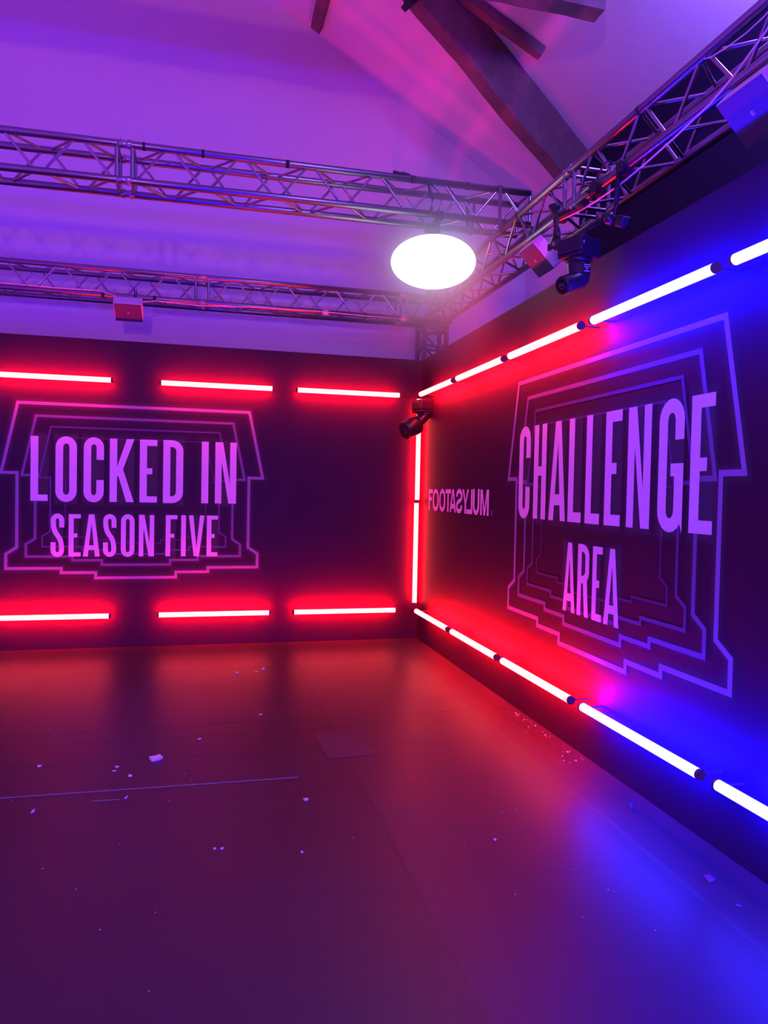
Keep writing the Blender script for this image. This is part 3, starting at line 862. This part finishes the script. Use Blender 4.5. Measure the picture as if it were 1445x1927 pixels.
def soft_boxes(boxes, pad, mapf, d, parent):
    v = []; f = []; av = []
    for (x0, x1, y0, y1) in boxes:
        X = [x0 - pad, x0 + .01, x1 - .01, x1 + pad]; Y = [y0 - pad, y0 + .01, y1 - .01, y1 + pad]; o = len(v)
        for j in range(4):
            for i in range(4):
                v.append(tuple(mapf(X[i], Y[j], d))); av.append(.8 if i in (1, 2) and j in (1, 2) else 0)
        for j in range(3):
            for i in range(3):
                q = [o + j * 4 + i, o + j * 4 + i + 1, o + j * 4 + i + 5, o + j * 4 + i + 4]
                if (i, j) in ((0, 0), (2, 2)): f += [(q[0], q[1], q[2]), (q[0], q[2], q[3])]
                elif (i, j) in ((2, 0), (0, 2)): f += [(q[0], q[1], q[3]), (q[1], q[2], q[3])]
                else: f.append(tuple(q))
    me = bpy.data.meshes.new('soft_edge'); me.from_pydata(v, [], f); me.materials.append(M_halo)
    at = me.attributes.new('a', 'FLOAT', 'POINT')
    for i, a in enumerate(av): at.data[i].value = a
    ob = bpy.data.objects.new('soft_edge', me); col.objects.link(ob); ob.parent = parent; ob.location = -parent.location
    return ob


# back wall: LOCKED IN / SEASON FIVE
gL = empty('wall_print', 'lilac LOCKED IN SEASON FIVE print with nested house outlines on the back wall', 'sign', (-2.745, -.001, 1.45))
outline_set([(1.021, 2.232), (1.155, 1.603), (1.024, 1.603), (1.024, .932), (1.113, .872), (1.113, .741), (.650, .741), (.650, .700), (.355, .700), (.355, .650)],
            -2.744, 1.468, (1.0, .852, .729, .606), (.026, .021, .016, .011), lw, gL)
hp = []
for ch, a, b in (('L', -3.657, -3.513), ('O', -3.449, -3.268), ('C', -3.210, -3.036), ('K', -2.985, -2.772), ('E', -2.722, -2.567), ('D', -2.513, -2.332), ('I', -2.164, -2.098), ('N', -2.038, -1.840)):
    ov = .006 if ch in 'OC' else 0
    letter(ch, a, b, 1.353 - ov, 1.937 + ov, .064, .057, lw, gL)
    hp.append((a, b, 1.340, 1.950))
for ch, a, b in (('S', -3.486, -3.371), ('E', -3.334, -3.230), ('A', -3.211, -3.065), ('S', -3.038, -2.922), ('O', -2.882, -2.762), ('N', -2.724, -2.588), ('F', -2.484, -2.379), ('I', -2.344, -2.301), ('V', -2.275, -2.131), ('E', -2.109, -2.007)):
    ov = .004 if ch in 'SO' else 0
    letter(ch, a, b, .848 - ov, 1.236 + ov, .043, .038, lw, gL)
    hp.append((a, b, 0.850, 1.235))
soft_boxes(hp, .045, lw, .0005, gL)

# right wall: CHALLENGE AREA
gR = empty('wall_print', 'lilac CHALLENGE AREA print with nested house outlines on the right wall', 'sign', (-.001, -3.42, 1.45))
outline_set([(1.045, 2.275), (1.187, 1.606), (1.047, 1.606), (1.047, .888), (1.142, .827), (1.142, .682), (.668, .682), (.668, .637), (.367, .637), (.367, .582)],
            3.420, 1.457, (1.0, .852, .733, .612), (.028, .025, .020, .013), rw, gR)
hp = []
for ch, a, b in (('C', 2.412, 2.588), ('H', 2.646, 2.827), ('A', 2.872, 3.094), ('L', 3.125, 3.285), ('L', 3.330, 3.489), ('E', 3.538, 3.698), ('N', 3.757, 3.960), ('G', 4.024, 4.214), ('E', 4.263, 4.421)):
    ov = .006 if ch in 'CG' else 0
    letter(ch, a, b, 1.338 - ov, 1.959 + ov, .066, .060, rw, gR)
    hp.append((a, b, 1.320, 1.970))
for ch, a, b in (('A', 3.094, 3.243), ('R', 3.267, 3.398), ('E', 3.435, 3.540), ('A', 3.562, 3.714)):
    letter(ch, a, b, .796, 1.214, .044, .041, rw, gR)
    hp.append((a, b, 0.800, 1.215))
soft_boxes(hp, .045, rw, .0005, gR)

# right wall: the partly mirrored sponsor lettering
gF = empty('wall_print', 'small lilac FOOTASYLUM lettering with some letters reversed, on the right wall by the corner', 'sign', (-.001, -1.1, 1.43))
for ch, a, b, mir in (('F', .318, .447, False), ('O', .450, .628, False), ('O', .648, .823, False), ('T', .825, .975, False), ('A', .945, 1.117, False), ('S', 1.115, 1.272, True), ('Y', 1.268, 1.430, False),
                      ('L', 1.378, 1.516, True), ('U', 1.524, 1.668, False), ('M', 1.688, 1.868, False)):
    ov = .004 if ch in 'OSU' else 0
    letter(ch, a, b, 1.326 - ov, 1.530 + ov, .038, .038, rw, gF, mirror=mir)
m = letter('.', 1.905, 1.954, 1.329, 1.372, .04, .043, rw, gF, material=M_line[2]); m['label'] = 'dim full stop'; m.name = 'full_stop'


# ---------------------------------------------------------------- scraps on the floor
def scrap(name, x, y, lx, ly, rz, label, cat, group=None, lift=.004, m_=None, pts=None):
    m = MB()
    pts = pts or [(-.5, -.5), (.1, -.55), (.5, -.35), (.45, .3), (.1, .5), (-.4, .45)]
    c, s = math.cos(rz), math.sin(rz); n = len(pts)
    rnd = random.Random(int(abs(x) * 1000 + abs(y) * 100))
    top = []
    for (u, v) in pts:
        X = u * lx * .54; Y = v * ly * .54
        top.append((x + X * c - Y * s, y + X * s + Y * c, .0012 + lift * rnd.random()))
    o = len(m.v); ctr = (x, y, .0016 + lift * .9)
    m.v += top + [(p[0], p[1], .0002) for p in top] + [ctr]
    for i in range(n):
        j = (i + 1) % n; m.face([o + i, o + j, o + 2 * n]); m.face([o + n + i, o + n + j, o + j, o + i])
    m.face([o + n + i for i in reversed(range(n))])
    ob = m.build(name, m_ or M_paper, origin=(x, y, 0)); return tag(ob, label, cat, group)


g = 'scraps on the floor'
scrap('paper_scrap', -2.385, -2.99, .125, .10, .5, 'largest white paper scrap on the floor, left of centre, curled at one end', 'litter', g, .022)
scrap('confetti_dot', -2.977, -2.983, .040, .042, .2, 'pale round scrap on the floor near the left edge', 'litter', g, .006)
scrap('confetti_dot', -2.577, -3.07, .036, .038, .4, 'pale dot on the floor, upper one of a close pair', 'litter', g, .006)
scrap('confetti_dot', -2.585, -3.125, .034, .022, .1, 'thin pale sliver on the floor just below a pale dot', 'litter', g, .004)
scrap('confetti_dot', -2.497, -3.21, .036, .040, .0, 'pale dot on the floor just above the pale tape line', 'litter', g, .006)
scrap('paper_scrap', -2.887, -3.566, .012, .05, -.35, 'tiny white sliver standing upright-looking below the left end of the tape line', 'litter', g, .01)
scrap('paper_scrap', -2.49, -3.49, .012, .04, -.5, 'tiny white sliver below the middle of the tape line', 'litter', g, .008)
scrap('paper_scrap', -1.646, -1.07, .040, .05, .2, 'brighter of the white scraps near the back wall, right one', 'litter', g, .02)
scrap('paper_scrap', -1.862, -1.159, .038, .04, -.1, 'white scrap near the back wall, left one', 'litter', g, .012)
scrap('paper_scrap', -1.707, -1.132, .028, .05, .9, 'thin white sliver between two scraps near the back wall', 'litter', g, .006)
scrap('paper_scrap', -1.76, -2.293, .035, .03, .0, 'small pale scrap in the middle of the red floor', 'litter', g, .005)
scrap('confetti_dot', -1.649, -3.678, .040, .045, .3, 'pale dot on the floor right of the tape line', 'litter', g, .006)
scrap('paper_scrap', -2.152, -2.706, .040, .018, .5, 'thin pale sliver behind the largest paper scrap', 'litter', g, .005)
scrap('paper_scrap', -2.085, -4.085, .022, .022, .3, 'left half of two tiny white crumbs on the dark lower floor', 'litter', g, .006)
scrap('paper_scrap', -2.055, -4.09, .02, .022, 1.3, 'right half of two tiny white crumbs on the dark lower floor', 'litter', g, .006)
scrap('paper_scrap', -1.734, -4.187, .018, .022, .3, 'tiny white crumb in the lower middle of the floor', 'litter', g, .006)
scrap('paper_scrap', -0.905, -4.249, .02, .024, .3, 'tiny pale crumb between the red and the blue floor', 'litter', g, .006)
scrap('dry_leaf', -0.131, -4.074, .05, .15, -.5, 'larger leaf-like scrap on the blue floor by the right wall', 'litter', g, .02, M_leaf, [(0, -.6), (.35, -.2), (.4, .15), (.05, .62), (-.3, .2), (-.35, -.15)])
scrap('dry_leaf', -0.20, -4.724, .09, .075, .4, 'crumpled leaf-like scrap on the blue floor nearest the camera', 'litter', g, .02, M_leaf, [(-.5, -.3), (-.1, -.5), (.4, -.4), (.2, 0), (.55, .45), (0, .2), (-.45, .3)])
scrap('dry_leaf', -0.22, -4.91, .04, .025, .2, 'thin dark scrap on the blue floor below the crumpled leaf', 'litter', g, .008, M_leaf)
# chips along the foot of the right wall
rnd = random.Random(4)
for i in range(30):
    yy = -2.55 - 1.0 * rnd.random(); xx = -.035 - .13 * rnd.random() ** 1.6
    big = rnd.random() ** 4
    scrap('paint_chip', xx, yy, .005 + .016 * big, .006 + .030 * big, rnd.uniform(-1, 1), 'tiny pale paint chip along the foot of the right wall', 'litter', 'paint chips by the right wall', .003)
for i in range(46):
    xx = rnd.uniform(-3.1, -.5); yy = rnd.uniform(-5.2, -2.2)
    scrap('dust_speck', xx, yy, .004 + .004 * rnd.random(), .004 + .006 * rnd.random(), rnd.uniform(-1, 1), 'tiny pale speck on the black floor', 'litter', 'specks on the floor', .002)
m = MB(); m.box((-2.365, -3.387, .0009), (1.43, .011, .0014), Matrix.Rotation(-.014, 3, 'Z'))
tag(m.build('tape_line', M_tape, origin=(-2.365, -3.387, 0)), 'long pale line of tape residue across the floor at the left', 'tape')
m = MB(); m.box((-2.58, -3.50, .0009), (.12, .009, .0014), Matrix.Rotation(-.01, 3, 'Z'))
tag(m.build('tape_line', M_tape, origin=(-2.58, -3.5, 0)), 'short pale dash of tape residue below the long tape line', 'tape')
m = MB(); m.box((-1.33, -2.96, .0009), (.26, .40, .0014), Matrix.Rotation(.05, 3, 'Z'))
tag(m.build('tape_patch', M_patch, origin=(-1.33, -2.96, 0)), 'faded greyish tape patch where two floor sheets meet', 'tape')


# ---------------------------------------------------------------- haze ball added round the lantern to imitate lens glare
hm = bpy.data.materials.new('glare_haze'); hm.use_nodes = True
nt = hm.node_tree; nt.nodes.clear()
o = nt.nodes.new('ShaderNodeOutputMaterial'); vs = nt.nodes.new('ShaderNodeVolumeScatter')
tc = nt.nodes.new('ShaderNodeTexCoord'); ln = nt.nodes.new('ShaderNodeVectorMath'); ln.operation = 'LENGTH'
mr = nt.nodes.new('ShaderNodeMapRange'); mr.inputs[1].default_value = 0.95; mr.inputs[2].default_value = 0.25
mr.inputs[3].default_value = 0.0; mr.inputs[4].default_value = 1.0
pw = nt.nodes.new('ShaderNodeMath'); pw.operation = 'POWER'; pw.inputs[1].default_value = 2.0
ml = nt.nodes.new('ShaderNodeMath'); ml.operation = 'MULTIPLY'; ml.inputs[1].default_value = 2.1
nt.links.new(tc.outputs['Object'], ln.inputs[0]); nt.links.new(ln.outputs['Value'], mr.inputs[0])
nt.links.new(mr.outputs[0], pw.inputs[0]); nt.links.new(pw.outputs[0], ml.inputs[0]); nt.links.new(ml.outputs[0], vs.inputs['Density'])
nt.links.new(vs.outputs[0], o.inputs['Volume'])
bm = bmesh.new(); bmesh.ops.create_icosphere(bm, subdivisions=4, radius=0.97)
bs = bmesh.ops.bisect_plane(bm, geom=list(bm.verts) + list(bm.edges) + list(bm.faces), plane_co=(0.452, 0, 0), plane_no=(1, 0, 0), clear_outer=True)
bmesh.ops.contextual_create(bm, geom=[e for e in bs['geom_cut'] if isinstance(e, bmesh.types.BMEdge)])
me = bpy.data.meshes.new('haze'); bm.to_mesh(me); bm.free(); me.materials.append(hm)
hz = bpy.data.objects.new('haze', me); col.objects.link(hz); hz.location = (-.462, -1.765, 3.257)
hz['kind'] = 'stuff'
tag(hz, 'thin haze added to give a glare around the white lantern', 'haze')
